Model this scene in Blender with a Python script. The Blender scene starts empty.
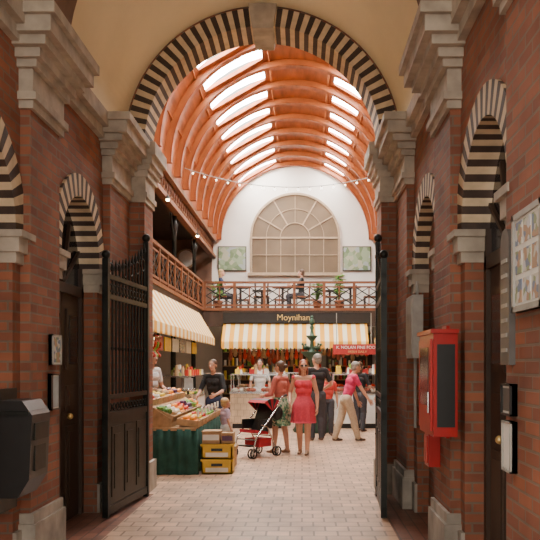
import bpy, math, random
import numpy as np
from mathutils import Vector, Matrix
random.seed(7)
D=bpy.data; C=bpy.context
# ------------------------------------------------------------ materials
def _nt(name):
    m=D.materials.new(name); m.use_nodes=True
    nt=m.node_tree; b=nt.nodes['Principled BSDF']
    return m,nt,b
def mat(name,col,rough=.6,metal=0,noise=.15,ns=9,emit=None,es=1,bump=0,stretch=None,spec=None):
    m,nt,b=_nt(name); N=nt.nodes; L=nt.links
    b.inputs['Roughness'].default_value=rough; b.inputs['Metallic'].default_value=metal
    if spec is not None: b.inputs['Specular IOR Level'].default_value=spec
    g=N.new('ShaderNodeNewGeometry'); n=N.new('ShaderNodeTexNoise'); n.inputs['Scale'].default_value=ns
    n.inputs['Detail'].default_value=4
    if stretch:
        mp=N.new('ShaderNodeMapping'); mp.inputs['Scale'].default_value=stretch
        L.new(g.outputs['Position'],mp.inputs['Vector']); L.new(mp.outputs[0],n.inputs['Vector'])
    else: L.new(g.outputs['Position'],n.inputs['Vector'])
    r=N.new('ShaderNodeValToRGB'); c=np.array(col[:3])
    a=np.clip(c*(1-noise),0,1); d=np.clip(c*(1+noise),0,1)
    r.color_ramp.elements[0].position=.3; r.color_ramp.elements[1].position=.7
    r.color_ramp.elements[0].color=(*a,1); r.color_ramp.elements[1].color=(*d,1)
    L.new(n.outputs['Fac'],r.inputs['Fac']); L.new(r.outputs[0],b.inputs['Base Color'])
    if bump:
        bm=N.new('ShaderNodeBump'); bm.inputs['Strength'].default_value=bump; bm.inputs['Distance'].default_value=.02
        L.new(n.outputs['Fac'],bm.inputs['Height']); L.new(bm.outputs[0],b.inputs['Normal'])
    if emit:
        b.inputs['Emission Color'].default_value=(*emit,1); b.inputs['Emission Strength'].default_value=es
    return m
def mth(nt,op,a,b=None):
    n=nt.nodes.new('ShaderNodeMath'); n.operation=op
    for i,v in enumerate((a,b)):
        if v is None: continue
        if isinstance(v,(int,float)): n.inputs[i].default_value=v
        else: nt.links.new(v,n.inputs[i])
    return n.outputs[0]
def brick(name,c1,c2,mo,w,h,ms,floor=False,rough=.8,bump=.4,rot=False):
    m,nt,b=_nt(name); N=nt.nodes; L=nt.links
    g=N.new('ShaderNodeNewGeometry'); s=N.new('ShaderNodeSeparateXYZ'); L.new(g.outputs['Position'],s.inputs[0])
    cb=N.new('ShaderNodeCombineXYZ')
    if floor:
        if rot: L.new(s.outputs[1],cb.inputs[0]); L.new(s.outputs[0],cb.inputs[1])
        else: L.new(s.outputs[0],cb.inputs[0]); L.new(s.outputs[1],cb.inputs[1])
    else:
        sn=N.new('ShaderNodeSeparateXYZ'); L.new(g.outputs['Normal'],sn.inputs[0])
        f=mth(nt,'GREATER_THAN',mth(nt,'ABSOLUTE',sn.outputs[0]),.5)
        u=mth(nt,'ADD',mth(nt,'MULTIPLY',s.outputs[1],f),mth(nt,'MULTIPLY',s.outputs[0],mth(nt,'SUBTRACT',1.0,f)))
        L.new(u,cb.inputs[0]); L.new(s.outputs[2],cb.inputs[1])
    t=N.new('ShaderNodeTexBrick'); L.new(cb.outputs[0],t.inputs['Vector'])
    t.inputs['Scale'].default_value=1; t.inputs['Brick Width'].default_value=w; t.inputs['Row Height'].default_value=h
    t.inputs['Mortar Size'].default_value=ms; t.inputs['Mortar Smooth'].default_value=.3
    t.inputs['Color1'].default_value=(*c1,1); t.inputs['Color2'].default_value=(*c2,1); t.inputs['Mortar'].default_value=(*mo,1)
    n=N.new('ShaderNodeTexNoise'); n.inputs['Scale'].default_value=2.3; n.inputs['Detail'].default_value=6
    L.new(g.outputs['Position'],n.inputs['Vector'])
    mr=N.new('ShaderNodeMapRange'); mr.inputs[1].default_value=.3; mr.inputs[2].default_value=.7; mr.inputs[3].default_value=.68; mr.inputs[4].default_value=1.22
    L.new(n.outputs['Fac'],mr.inputs[0])
    mx=N.new('ShaderNodeVectorMath'); mx.operation='SCALE'; L.new(t.outputs['Color'],mx.inputs[0]); L.new(mr.outputs[0],mx.inputs['Scale'])
    L.new(mx.outputs[0],b.inputs['Base Color']); b.inputs['Roughness'].default_value=rough
    bm=N.new('ShaderNodeBump'); bm.inputs['Strength'].default_value=bump; bm.inputs['Distance'].default_value=.01; bm.invert=True
    L.new(t.outputs['Fac'],bm.inputs['Height']); L.new(bm.outputs[0],b.inputs['Normal'])
    return m
def stripes(name,ca,cb_,axis,period,rough=.7):
    m,nt,b=_nt(name); N=nt.nodes; L=nt.links
    g=N.new('ShaderNodeNewGeometry'); s=N.new('ShaderNodeSeparateXYZ'); L.new(g.outputs['Position'],s.inputs[0])
    f=mth(nt,'GREATER_THAN',mth(nt,'FRACT',mth(nt,'MULTIPLY',s.outputs[axis],1/period)),.5)
    mx=N.new('ShaderNodeMix'); mx.data_type='RGBA'; L.new(f,mx.inputs[0])
    mx.inputs[6].default_value=(*ca,1); mx.inputs[7].default_value=(*cb_,1)
    L.new(mx.outputs[2],b.inputs['Base Color']); b.inputs['Roughness'].default_value=rough
    return m
def voronoi_mat(name,cols,scale,rough=.6):
    m,nt,b=_nt(name); N=nt.nodes; L=nt.links
    g=N.new('ShaderNodeNewGeometry'); v=N.new('ShaderNodeTexVoronoi'); v.inputs['Scale'].default_value=scale
    L.new(g.outputs['Position'],v.inputs['Vector']); s=N.new('ShaderNodeSeparateColor'); L.new(v.outputs['Color'],s.inputs[0])
    r=N.new('ShaderNodeValToRGB'); r.color_ramp.interpolation='CONSTANT'
    e=r.color_ramp.elements
    while len(e)<len(cols): e.new(.5)
    for i,c in enumerate(cols): e[i].position=i/len(cols); e[i].color=(*c,1)
    L.new(s.outputs[0],r.inputs[0]); L.new(r.outputs[0],b.inputs['Base Color']); b.inputs['Roughness'].default_value=rough
    return m
M={}
M['brick']=brick('red_brick',(.33,.115,.06),(.20,.07,.042),(.20,.14,.10),.23,.075,.009)
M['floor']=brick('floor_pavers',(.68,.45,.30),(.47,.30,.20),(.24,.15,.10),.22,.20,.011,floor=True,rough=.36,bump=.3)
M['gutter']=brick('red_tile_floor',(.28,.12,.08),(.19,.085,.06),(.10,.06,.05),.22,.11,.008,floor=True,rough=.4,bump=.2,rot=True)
M['stone']=mat('grey_limestone',(.42,.36,.29),.8,noise=.28,ns=5,bump=.3)
M['plinth']=mat('plinth_limestone',(.34,.30,.25),.8,noise=.35,ns=4,bump=.3)
M['cream']=mat('cream_plaster',(.90,.79,.55),.75,noise=.05,ns=1.5)
M['vcream']=mat('voussoir_cream',(.64,.49,.32),.75,noise=.15)
M['vdark']=mat('voussoir_dark',(.055,.033,.025),.7,noise=.3)
M['ribdark']=mat('rib_brown',(.18,.10,.065),.7)
M['white']=mat('white_wall',(.82,.78,.71),.8,noise=.03,ns=2)
M['iron']=mat('black_iron',(.022,.024,.022),.45,.6,noise=.3)
M['black']=mat('black_paint',(.015,.015,.015),.4)
M['dark']=mat('dark_wood',(.05,.028,.018),.5,noise=.35,ns=6,stretch=(1,1,.2))
M['wood']=mat('balustrade_wood',(.20,.07,.025),.5,noise=.25,ns=8)
M['vault']=mat('vault_boarding',(.27,.062,.011),.5,noise=.4,ns=2.2,stretch=(3,.5,3))
M['rib']=mat('vault_rib',(.36,.10,.022),.5,noise=.15,ns=4)
M['sky']=mat('skylight_glazing',(.9,.9,.9),.3,noise=0,emit=(1,.97,.91),es=42)
M['glass']=mat('lunette_glass',(.17,.12,.07),.35,noise=.25,ns=1.0)
M['mull']=mat('window_bars',(.42,.31,.20),.6)
M['awnY']=stripes('awning_stripe_y',(.80,.38,.015),(.85,.76,.52),1,.5)
M['awnX']=stripes('awning_stripe_x',(.80,.38,.015),(.85,.76,.52),0,.26)
M['gold']=mat('gold_letters',(.75,.55,.22),.35,.6,noise=.1)
M['redsign']=mat('red_sign',(.45,.03,.03),.4)
M['whitep']=mat('white_paint',(.8,.8,.77),.5,noise=.05)
M['paper']=mat('paper',(.78,.76,.70),.7,noise=.05)
M['greencloth']=mat('green_cloth',(.016,.07,.05),.85,noise=.4,ns=7,bump=.3)
M['crate']=mat('crate_wood',(.44,.27,.13),.7,noise=.25,ns=12)
M['card']=mat('cardboard',(.42,.26,.13),.8)
M['yellow']=mat('yellow_plastic',(.70,.44,.03),.5,noise=.1)
M['red']=mat('red_plastic',(.42,.012,.01),.35,noise=.08)
M['redfab']=mat('red_fabric',(.40,.015,.03),.8)
M['grey']=mat('grey_metal',(.36,.35,.32),.5)
M['chrome']=mat('chrome',(.6,.6,.6),.25,1)
M['tile']=brick('shop_tiles',(.62,.48,.32),(.56,.42,.28),(.35,.28,.2),.15,.15,.006,rough=.3)
M['goods']=voronoi_mat('shop_goods',[(.5,.08,.05),(.6,.42,.2),(.12,.07,.04),(.65,.6,.5),(.25,.3,.08),(.55,.25,.05),(.1,.1,.12)],9)
M['meat']=mat('cured_meat',(.42,.12,.07),.5,noise=.35,ns=15)
M['bulb']=mat('bulb',(1,.9,.7),.3,noise=0,emit=(1,.72,.38),es=40)
M['fairy']=mat('festoon_bulb',(1,.95,.85),.3,noise=0,emit=(1,.9,.7),es=8)
M['filltube']=mat('fill_light_tube',(1,1,1),.3,noise=0,emit=(1,.84,.60),es=18)  # glow of the added fill tubes that brighten the shops
M['green']=mat('leaf_green',(.06,.20,.03),.6,noise=.4,ns=20)
M['leaf2']=mat('lettuce_green',(.22,.42,.06),.6,noise=.4,ns=20)
M['orange']=mat('orange_fruit',(.85,.30,.02),.45)
M['yel']=mat('lemon',(.85,.60,.06),.45)
M['tom']=mat('tomato',(.60,.04,.02),.3)
M['pur']=mat('aubergine',(.08,.015,.06),.3)
M['brn']=mat('potato',(.45,.30,.16),.8)
M['whv']=mat('mushroom_white',(.80,.74,.62),.7)
M['pot']=mat('terracotta',(.45,.18,.09),.8)
M['verd']=mat('fountain_green_iron',(.05,.10,.065),.5,.3)
M['paint1']=voronoi_mat('poster_landscape',[(.22,.30,.16),(.30,.38,.24),(.42,.42,.3),(.16,.24,.12),(.35,.40,.40)],7)
M['paint2']=voronoi_mat('poster_photos',[(.6,.58,.5),(.2,.25,.35),(.45,.3,.2),(.6,.6,.62),(.3,.35,.2)],26)
M['slate']=mat('slate_plaque',(.10,.095,.09),.4)
M['aisle']=mat('gallery_wall',(.20,.11,.07),.7,noise=.3,ns=2)
M['blue']=mat('blue_grey_panel',(.40,.46,.50),.6)
M['navyglass']=mat('door_glass',(.02,.02,.025),.15)

# ------------------------------------------------------------ mesh builder
def rotm(ax,a): return Matrix.Rotation(a,3,ax)
class MB:
    def __init__(s): s.v=[];s.f=[];s.m=[];s.sm=[];s.mats=[]
    def mi(s,k):
        if k not in s.mats: s.mats.append(k)
        return s.mats.index(k)
    def add(s,v,f,k,smooth=False):
        o=len(s.v); s.v+= [tuple(p) for p in v]; i=s.mi(k)
        for q in f: s.f.append([o+a for a in q]); s.m.append(i); s.sm.append(smooth)
    def box(s,x0,x1,y0,y1,z0,z1,k):
        x0,x1=sorted((x0,x1));y0,y1=sorted((y0,y1));z0,z1=sorted((z0,z1))
        v=[(x0,y0,z0),(x1,y0,z0),(x1,y1,z0),(x0,y1,z0),(x0,y0,z1),(x1,y0,z1),(x1,y1,z1),(x0,y1,z1)]
        s.add(v,[(0,3,2,1),(4,5,6,7),(0,1,5,4),(1,2,6,5),(2,3,7,6),(3,0,4,7)],k)
    def obox(s,c,sz,R,k):
        h=Vector(sz)/2; c=Vector(c)
        v=[c+R@Vector((sx*h.x,sy*h.y,sz_*h.z)) for sz_ in(-1,1) for sx,sy in((-1,-1),(1,-1),(1,1),(-1,1))]
        s.add(v,[(0,3,2,1),(4,5,6,7),(0,1,5,4),(1,2,6,5),(2,3,7,6),(3,0,4,7)],k)
    def bar(s,p0,p1,w,t,k):
        p0=Vector(p0);p1=Vector(p1);d=p1-p0;L=d.length
        R=d.to_track_quat('Z','Y').to_matrix(); s.obox((p0+p1)/2,(w,t,L),R,k)
    def tube(s,p0,p1,r0,r1,k,n=10,smooth=True):
        p0=Vector(p0);p1=Vector(p1);d=p1-p0
        if d.length<1e-6: return
        R=d.to_track_quat('Z','Y').to_matrix(); v=[]
        for p,r in((p0,r0),(p1,r1)):
            for i in range(n):
                a=2*math.pi*i/n; v.append(p+R@Vector((math.cos(a)*r,math.sin(a)*r,0)))
        s.add(v,[(i,(i+1)%n,n+(i+1)%n,n+i) for i in range(n)],k,smooth)
        s.add(v[:n],[tuple(range(n-1,-1,-1))],k); s.add(v[n:],[tuple(range(n))],k)
    def path(s,pts,r,k,n=8):
        for a,b in zip(pts[:-1],pts[1:]): s.tube(a,b,r,r,k,n)
        for p in pts[1:-1]: s.ball(p,(r,r,r),k,n,4)
    def ball(s,c,r,k,n=12,m=8,R=None,smooth=True):
        c=Vector(c); 
        if isinstance(r,(int,float)): r=(r,r,r)
        v=[];f=[]
        def T(p):
            p=Vector((p[0]*r[0],p[1]*r[1],p[2]*r[2]))
            return c+(R@p if R else p)
        v.append(T((0,0,-1)))
        for j in range(1,m):
            t=-math.pi/2+math.pi*j/m
            for i in range(n):
                a=2*math.pi*i/n; v.append(T((math.cos(t)*math.cos(a),math.cos(t)*math.sin(a),math.sin(t))))
        v.append(T((0,0,1))); e=len(v)-1
        for i in range(n):
            f.append((0,1+(i+1)%n,1+i)); f.append((e,e-n+i,e-n+(i+1)%n))
            for j in range(m-2):
                a=1+j*n;b=a+n; f.append((a+i,a+(i+1)%n,b+(i+1)%n,b+i))
        s.add(v,f,k,smooth)
    def lathe(s,prof,c,k,n=20):
        v=[];f=[]
        for r,z in prof:
            for i in range(n):
                a=2*math.pi*i/n; v.append((c[0]+r*math.cos(a),c[1]+r*math.sin(a),c[2]+z))
        for j in range(len(prof)-1):
            for i in range(n): f.append((j*n+i,j*n+(i+1)%n,(j+1)*n+(i+1)%n,(j+1)*n+i))
        f.append(tuple(range(n-1,-1,-1))); f.append(tuple((len(prof)-1)*n+i for i in range(n)))
        s.add(v,f,k,True)
    def prism(s,poly,ax,a,b,k,smooth=False):
        n=len(poly)
        def P(p,t): return {'x':(t,p[0],p[1]),'y':(p[0],t,p[1]),'z':(p[0],p[1],t)}[ax]
        v=[P(p,a) for p in poly]+[P(p,b) for p in poly]
        f=[(i,(i+1)%n,n+(i+1)%n,n+i) for i in range(n)]+[tuple(range(n-1,-1,-1)),tuple(range(n,2*n))]
        s.add(v,f,k,smooth)
    def torus(s,c,R,r,ax,k,n=20,m=8):
        pts=[]
        for i in range(n+1):
            a=2*math.pi*i/n;p={'x':(0,math.cos(a),math.sin(a)),'y':(math.cos(a),0,math.sin(a)),'z':(math.cos(a),math.sin(a),0)}[ax]
            pts.append(Vector(c)+R*Vector(p))
        s.path(pts,r,k,m)
    def obj(s,name,parent=None,recalc=True,origin=None):
        me=D.meshes.new(name); V=np.array(s.v,float)
        if origin is None: origin=(0,0,0) if parent else ((V[:,0].min()+V[:,0].max())/2,(V[:,1].min()+V[:,1].max())/2,V[:,2].min())
        V=V-np.array(origin)
        me.from_pydata([tuple(p) for p in V],[],s.f)
        for k in s.mats: me.materials.append(M[k] if isinstance(k,str) else k)
        me.polygons.foreach_set('material_index',s.m); me.polygons.foreach_set('use_smooth',s.sm)
        me.update()
        if recalc:
            import bmesh
            b=bmesh.new(); b.from_mesh(me); bmesh.ops.recalc_face_normals(b,faces=b.faces); b.to_mesh(me); b.free()
        o=D.objects.new(name,me); C.collection.objects.link(o); o.location=origin
        if parent: 
            o.parent=parent; o.location=Vector(origin)-parent.location
        return o
def empty(name,loc=(0,0,0)):
    e=D.objects.new(name,None); C.collection.objects.link(e); e.location=loc; return e
def text(name,s,loc,rot,size,k,parent=None,ext=.005):
    cu=D.curves.new(name,'FONT'); cu.body=s; cu.size=size; cu.extrude=ext; cu.align_x='CENTER'; cu.align_y='CENTER'
    cu.materials.append(M[k]); o=D.objects.new(name,cu); C.collection.objects.link(o)
    o.location=loc; o.rotation_euler=rot
    if parent: o.parent=parent; o.location=Vector(loc)-parent.location
    return o

# ------------------------------------------------------------ passage
CX=-.47; SPR=4.2; VR=1.66
PIL=1.60; REC=1.68; THK=.5
R1=.62; R2=.83; ASPR=2.55
BAYS=[4.95,7.25]
PILS=[(3.2,4.15),(5.72,6.4),(8.1,9.0)]
for side,nm in((-1,'left'),(1,'right')):
    b=MB(); xf=CX+side*REC; xo=xf+side*THK
    edges=[1.6]+sum([[c-R1,c+R1] for c in BAYS],[])+[9.0]
    for i in range(0,len(edges),2): b.box(xf,xo,edges[i],edges[i+1],0,ASPR,'brick')
    edges=[1.6]+sum([[c-R2,c+R2] for c in BAYS],[])+[9.0]
    for i in range(0,len(edges),2): b.box(xf,xo,edges[i],edges[i+1],ASPR,SPR,'brick')
    n=20
    for c in BAYS:
        for j in range(n):
            a0=math.pi*j/n;a1=math.pi*(j+1)/n
            p0=(c+R2*math.cos(a0),ASPR+R2*math.sin(a0));p1=(c+R2*math.cos(a1),ASPR+R2*math.sin(a1))
            b.prism([p0,(p0[0],SPR),(p1[0],SPR),p1],'x',xf,xo,'brick')
    for y0,y1 in PILS: b.box(CX+side*PIL,xf,y0,y1,0,3.6,'brick')
    b.obj('wall_'+nm,recalc=True)
    t=MB()
    for y0,y1 in PILS:
        xp=CX+side*PIL
        t.box(xp-side*.05,xf,y0-.04,y1+.02,0,.34,'plinth'); t.box(xp-side*.03,xf,y0-.02,y1+.01,.34,.42,'plinth')
        for z0,z1,p in((3.5,3.56,.03),(3.56,3.62,.06),(3.62,3.80,.03),(3.80,3.86,.07),(3.86,3.93,.11),(3.93,4.0,.17),(4.0,4.12,.23),(4.12,4.2,.27)):
            t.box(xp-side*p,xf,y0-p,min(y1+p,9.0),z0,z1,'stone')
    ed=[1.6]+sum([[c-R1,c+R1] for c in BAYS],[])+[9.0]
    for i in range(0,len(ed),2): t.box(xf-side*.03,xf,ed[i],ed[i+1],0,.3,'plinth')
    t.box(xf-side*.06,xf,1.6,9.0,3.95,4.05,'stone'); t.box(xf-side*.12,xf,1.6,9.0,4.05,4.2,'stone')
    for c in BAYS:
        for s2 in(-1,1):
            ya=c+s2*(R1-.03); yb=c+s2*.86
            t.box(xf-side*.06,xf+side*.4,ya,yb,ASPR-.16,ASPR-.05,'stone')
            t.box(xf-side*.09,xf+side*.4,ya-s2*.02,yb,ASPR-.05,ASPR,'stone')
            t.box(xf-side*.03,xf+side*.38,ya+s2*.02,yb,ASPR-.24,ASPR-.16,'stone')
    t.obj('trim_'+nm)
    a=MB()
    for c in BAYS:
        nv=33
        for j in range(nv):
            a0=math.pi*j/nv;a1=math.pi*(j+1)/nv; q=[]
            for r,aa in((R1,a0),(R2,a0),(R2,a1),(R1,a1)): q.append((c+r*math.cos(aa),ASPR+r*math.sin(aa)))
            a.prism(q,'x',xf-side*.025,xo,'vdark' if j%2==0 else 'vcream')
    a.obj('trim_arch_surround_'+nm)
v=MB(); n=40
def arcshell(mb,cx,cz,r0,r1,y0,y1,k,n=40,a_0=0,a_1=math.pi,smooth=False):
    for j in range(n):
        a0=a_0+(a_1-a_0)*j/n;a1=a_0+(a_1-a_0)*(j+1)/n
        q=[(cx+r*math.cos(a),cz+r*math.sin(a)) for r,a in((r0,a0),(r1,a0),(r1,a1),(r0,a1))]
        mb.prism(q,'y',y0,y1,k,smooth)
arcshell(v,CX,SPR,VR,VR+.2,1.6,9.0,'cream',60)
arcshell(v,CX,SPR,VR-.14,VR,5.72,6.4,'ribdark')
arcshell(v,CX,SPR,VR-.14,VR,3.2,4.15,'ribdark')
v.obj('ceiling_passage')
AR=1.42; AO=1.64
a=MB(); nv=75
for j in range(nv):
    a0=math.pi*j/nv;a1=math.pi*(j+1)/nv
    q=[(CX+r*math.cos(aa),SPR+r*math.sin(aa)) for r,aa in((AR,a0),(AO,a0),(AO,a1),(AR,a1))]
    a.prism(q,'y',9.0,9.5,'vdark' if j%2==0 else 'vcream')
zk=SPR
a.prism([(CX-.12,zk+1.36),(CX+.12,zk+1.36),(CX+.18,zk+1.72),(CX-.18,zk+1.72)],'y',8.92,9.56,'stone')
a.prism([(CX-.14,zk+1.66),(CX+.14,zk+1.66),(CX+.20,zk+1.76),(CX-.20,zk+1.76)],'y',8.88,9.56,'stone')
a.obj('trim_striped_archway')
w=MB()
for s_ in(-1,1):
    w.box(CX+s_*AR,CX+s_*1.9,9.0,9.5,0,3.6,'brick')
    w.box(CX+s_*1.9,CX+s_*7,9.05,9.5,0,9,'brick')
    w.box(CX+s_*AR,CX+s_*1.9,9.0,9.5,3.6,SPR,'brick')
    w.box(CX+s_*AO,CX+s_*1.9,9.02,9.5,SPR,9,'brick')
n=40
for j in range(n):
    a0=math.pi*j/n;a1=math.pi*(j+1)/n
    p0=(CX+AO*math.cos(a0),SPR+AO*math.sin(a0));p1=(CX+AO*math.cos(a1),SPR+AO*math.sin(a1))
    w.prism([p0,(p0[0],9),(p1[0],9),p1],'y',9.02,9.5,'brick')
w.obj('wall_entrance')
t=MB()
for s_ in(-1,1):
    xp=CX+s_*AR
    t.box(xp-s_*.04,CX+s_*1.9,8.99,9.54,0,.36,'plinth')
    for z0,z1,p in((3.5,3.56,.02),(3.56,3.62,.04),(3.62,3.80,.02),(3.80,3.88,.05),(3.88,3.95,.08),(3.95,4.05,.11),(4.05,4.2,.15)):
        t.box(xp-s_*p,CX+s_*1.9,8.98-p*.6,9.5+p,z0,z1,'stone')
t.obj('trim_archway')
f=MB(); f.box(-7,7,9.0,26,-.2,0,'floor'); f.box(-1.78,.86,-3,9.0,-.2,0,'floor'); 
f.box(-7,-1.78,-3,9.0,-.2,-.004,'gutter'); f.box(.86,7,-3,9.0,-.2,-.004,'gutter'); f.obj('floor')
def door(name,side,c):
    b=MB(); xd=CX+side*(REC+.16); xe=xd+side*.07
    y0,y1=c-R1,c+R1
    for y in(y0,y1-.07): b.box(xd-side*.02,xe,y,y+.07,0,ASPR,'dark')
    b.box(xd-side*.02,xe,y0,y1,ASPR-.3,ASPR-.2,'dark')
    for k in range(2):
        ya=y0+.08+k*((y1-y0-.16)/2); yb=ya+(y1-y0-.16)/2-.01
        b.box(xd+side*.01,xe,ya,yb,.01,ASPR-.3,'dark')
        for z0,z1 in((.15,.95),(1.1,1.35),(1.5,2.1)):
            b.box(xd-side*.012,xd+side*.01,ya+.09,yb-.09,z0,z1,'dark'); b.box(xd-side*.02,xd,ya+.15,yb-.15,z0+.06,z1-.06,'dark' if z0<1.4 else 'navyglass')
    b.ball((xd-side*.05,c+.06,1.05),.03,'gold')
    pts=[(c+R1*math.cos(math.pi*j/20),ASPR-.2+(R1+.18)*math.sin(math.pi*j/20)) for j in range(21)]
    b.prism(pts,'x',xd+side*.02,xe,'navyglass')
    for j in range(1,5):
        aa=math.pi*j/5; b.bar((xd,c,ASPR-.2),(xd,c+R1*math.cos(aa),ASPR-.2+R1*math.sin(aa)),.03,.03,'dark')
    return b.obj(name)
door('door_1',-1,BAYS[1]); door('door_2',1,BAYS[0])
for nm,side,c in(('wall_infill_left',-1,BAYS[0]),('wall_infill_right',1,BAYS[1])):
    b=MB(); xd=CX+side*(REC+.12)
    b.box(xd,xd+side*.2,c-R1,c+R1,0,ASPR,'brick')
    pts=[(c+R1*math.cos(math.pi*j/20),ASPR+R1*math.sin(math.pi*j/20)) for j in range(21)]
    b.prism(pts,'x',xd,xd+side*.2,'brick'); b.obj(nm)

# ------------------------------------------------------------ gates
def torus_p(s,c,R,r,d):
    pts=[Vector(c)+R*(d*math.cos(2*math.pi*i/12)+Vector((0,0,1))*math.sin(2*math.pi*i/12)) for i in range(13)]
    for p,q in zip(pts[:-1],pts[1:]): s.tube(p,q,r,r,'iron',5)
MB.torus_p=torus_p
def gate(name,hinge,tip):
    b=MB(); H=Vector((*hinge,0));T=Vector((*tip,0)); d=(T-H); L=d.length; d.normalize(); z=Vector((0,0,1))
    P=lambda u,zz: H+d*u+z*zz
    R=Matrix((d,z.cross(d),z)).transposed()
    def pb(u0,u1,z0,z1,t,k='iron'): b.obox(P((u0+u1)/2,(z0+z1)/2),(u1-u0,t,z1-z0),R,k)
    pb(0,.06,.0,3.0,.06); pb(L-.06,L,.02,2.62,.06)
    for zz,h in((.04,.08),(1.0,.07),(1.2,.05),(2.22,.05),(2.42,.05)): pb(0,L,zz,zz+h,.045)
    pb(.06,L-.06,.12,1.0,.02)
    for k in range(3):
        u0=.1+k*(L-.2)/3; u1=u0+(L-.2)/3-.06
        pb(u0,u1,.2,.92,.035); pb(u0+.06,u1-.06,.28,.84,.05)
    nb=13
    for k in range(1,nb):
        u=L*k/nb; top=2.52+.42*(1-u/L)**2
        b.tube(P(u,1.2),P(u,top),.012,.012,'iron',6)
        b.tube(P(u,top),P(u,top+.10),.024,.002,'iron',6); b.ball(P(u,top),.02,'iron',6,4)
        b.torus_p(P(u-L/nb/2,1.12),.035,.008,d) ; b.torus_p(P(u-L/nb/2,2.34),.038,.008,d)
        b.ball(P(u,1.72),(.02,.02,.03),'iron',6,4)
    for k in range(6):
        u=.06+(L-.12)*(k+.5)/6; b.torus_p(P(u,2.52+.25*(1-u/L)**2),.07,.01,d)
    b.ball(P(.03,3.05),.05,'iron'); b.ball(P(L-.03,2.66),.045,'iron')
    return b.obj(name)
gate('iron_gate',(-1.84,8.9),(-1.97,7.5))
gate('iron_gate',(.90,8.9),(.82,7.5))

# ------------------------------------------------------------ wall fittings
b=MB()
b.box(.95,1.125,5.42,6.05,1.03,1.78,'red'); b.box(.935,.95,5.47,6.0,1.07,1.74,'red')
b.box(.93,.94,5.55,5.92,1.25,1.68,'navyglass'); b.box(.975,1.105,5.412,5.42,1.1,1.70,'black'); b.tube((.925,5.5,1.2),(.925,5.5,1.35),.01,.01,'chrome')
b.box(.93,1.13,5.40,6.07,1.78,1.81,'red')
b.box(1.1,1.125,5.72,5.9,.99,1.85,'red')
b.obj('fire_hose_cabinet')
b=MB(); b.box(1.03,1.125,6.1,6.3,.72,1.0,'red'); b.box(1.02,1.03,6.13,6.27,.75,.97,'red'); b.obj('alarm_box')
b=MB(); b.box(1.10,1.205,7.45,7.9,1.62,2.25,'grey'); b.box(1.09,1.10,7.48,7.87,1.65,2.22,'grey'); b.tube((1.17,7.75,.9),(1.17,7.75,1.62),.015,.015,'grey'); b.tube((1.17,7.62,2.25),(1.17,7.62,2.4),.015,.015,'grey'); b.obj('electric_meter_box')
b=MB()
b.prism([(-2.15,.62),(-1.98,.62),(-1.9,.75),(-1.88,1.2),(-1.95,1.3),(-2.15,1.3)],'y',5.22,5.6,'black')
b.box(-1.895,-1.875,5.27,5.55,1.02,1.14,'iron'); b.box(-1.9,-1.885,5.3,5.52,.8,.98,'iron')
b.box(-2.15,-1.9,5.20,5.62,1.2,1.23,'iron'); b.box(-2.15,-2.12,5.24,5.58,.5,1.38,'iron'); b.obj('litter_bin')
def framed(name,side,x,y0,y1,z0,z1,k,frame='stone',fw=.04):
    b=MB(); xi=x-side*.03
    b.box(xi,x,y0,y1,z0,z1,'paper')
    for q in((y0,y1,z0,z0+fw),(y0,y1,z1-fw,z1),(y0,y0+fw,z0,z1),(y1-fw,y1,z0,z1)): b.box(xi-side*.012,x,*q,frame)
    if name=='framed_poster':
        ny,nz=3,3; 
        for i in range(ny):
            for j in range(nz):
                w_=(y1-y0-fw*2)/ny; h_=(z1-z0-fw*2)/nz; ya=y0+fw+w_*i; za=z0+fw+h_*j
                b.box(xi-side*.004,xi,ya+.015,ya+w_-.015,za+.015,za+h_-.015,k)
    else: b.box(xi-side*.004,xi,y0+fw*2,y1-fw*2,z0+fw*2,z1-fw*2,k)
    return b.obj(name)
framed('framed_poster',1,1.13,3.42,3.9,1.82,2.32,'paint2','grey',.03)
framed('wall_notice',1,1.13,3.93,4.1,.98,1.25,'paper','grey',.01)
framed('wall_notice',1,1.13,3.93,4.12,1.28,1.45,'slate','black',.012)
framed('wall_notice',-1,-2.07,6.12,6.34,1.55,1.80,'paint2','grey',.01)
framed('wall_notice',-1,-2.07,6.10,6.3,1.18,1.48,'blue','dark',.012)
b=MB(); pl=[(3.97,1.55),(4.14,1.55),(4.14,2.2)]+[(4.055+.085*math.cos(a),2.2+.085*math.sin(a)) for a in np.linspace(0,math.pi,9)]+[(3.97,2.2)]
b.prism(pl,'x',1.095,1.13,'slate')
for i in range(7): b.box(1.09,1.095,4.0,4.11,1.62+i*.08,1.64+i*.08,'grey')
b.obj('memorial_plaque')
def spot(name,c):
    b=MB(); b.tube(c,(c[0],c[1],c[2]-.07),.03,.045,'black'); b.ball((c[0],c[1],c[2]-.075),.038,'bulb'); b.tube(c,(c[0],c[1],c[2]+.12),.008,.008,'black',6); return b.obj(name)

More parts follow.
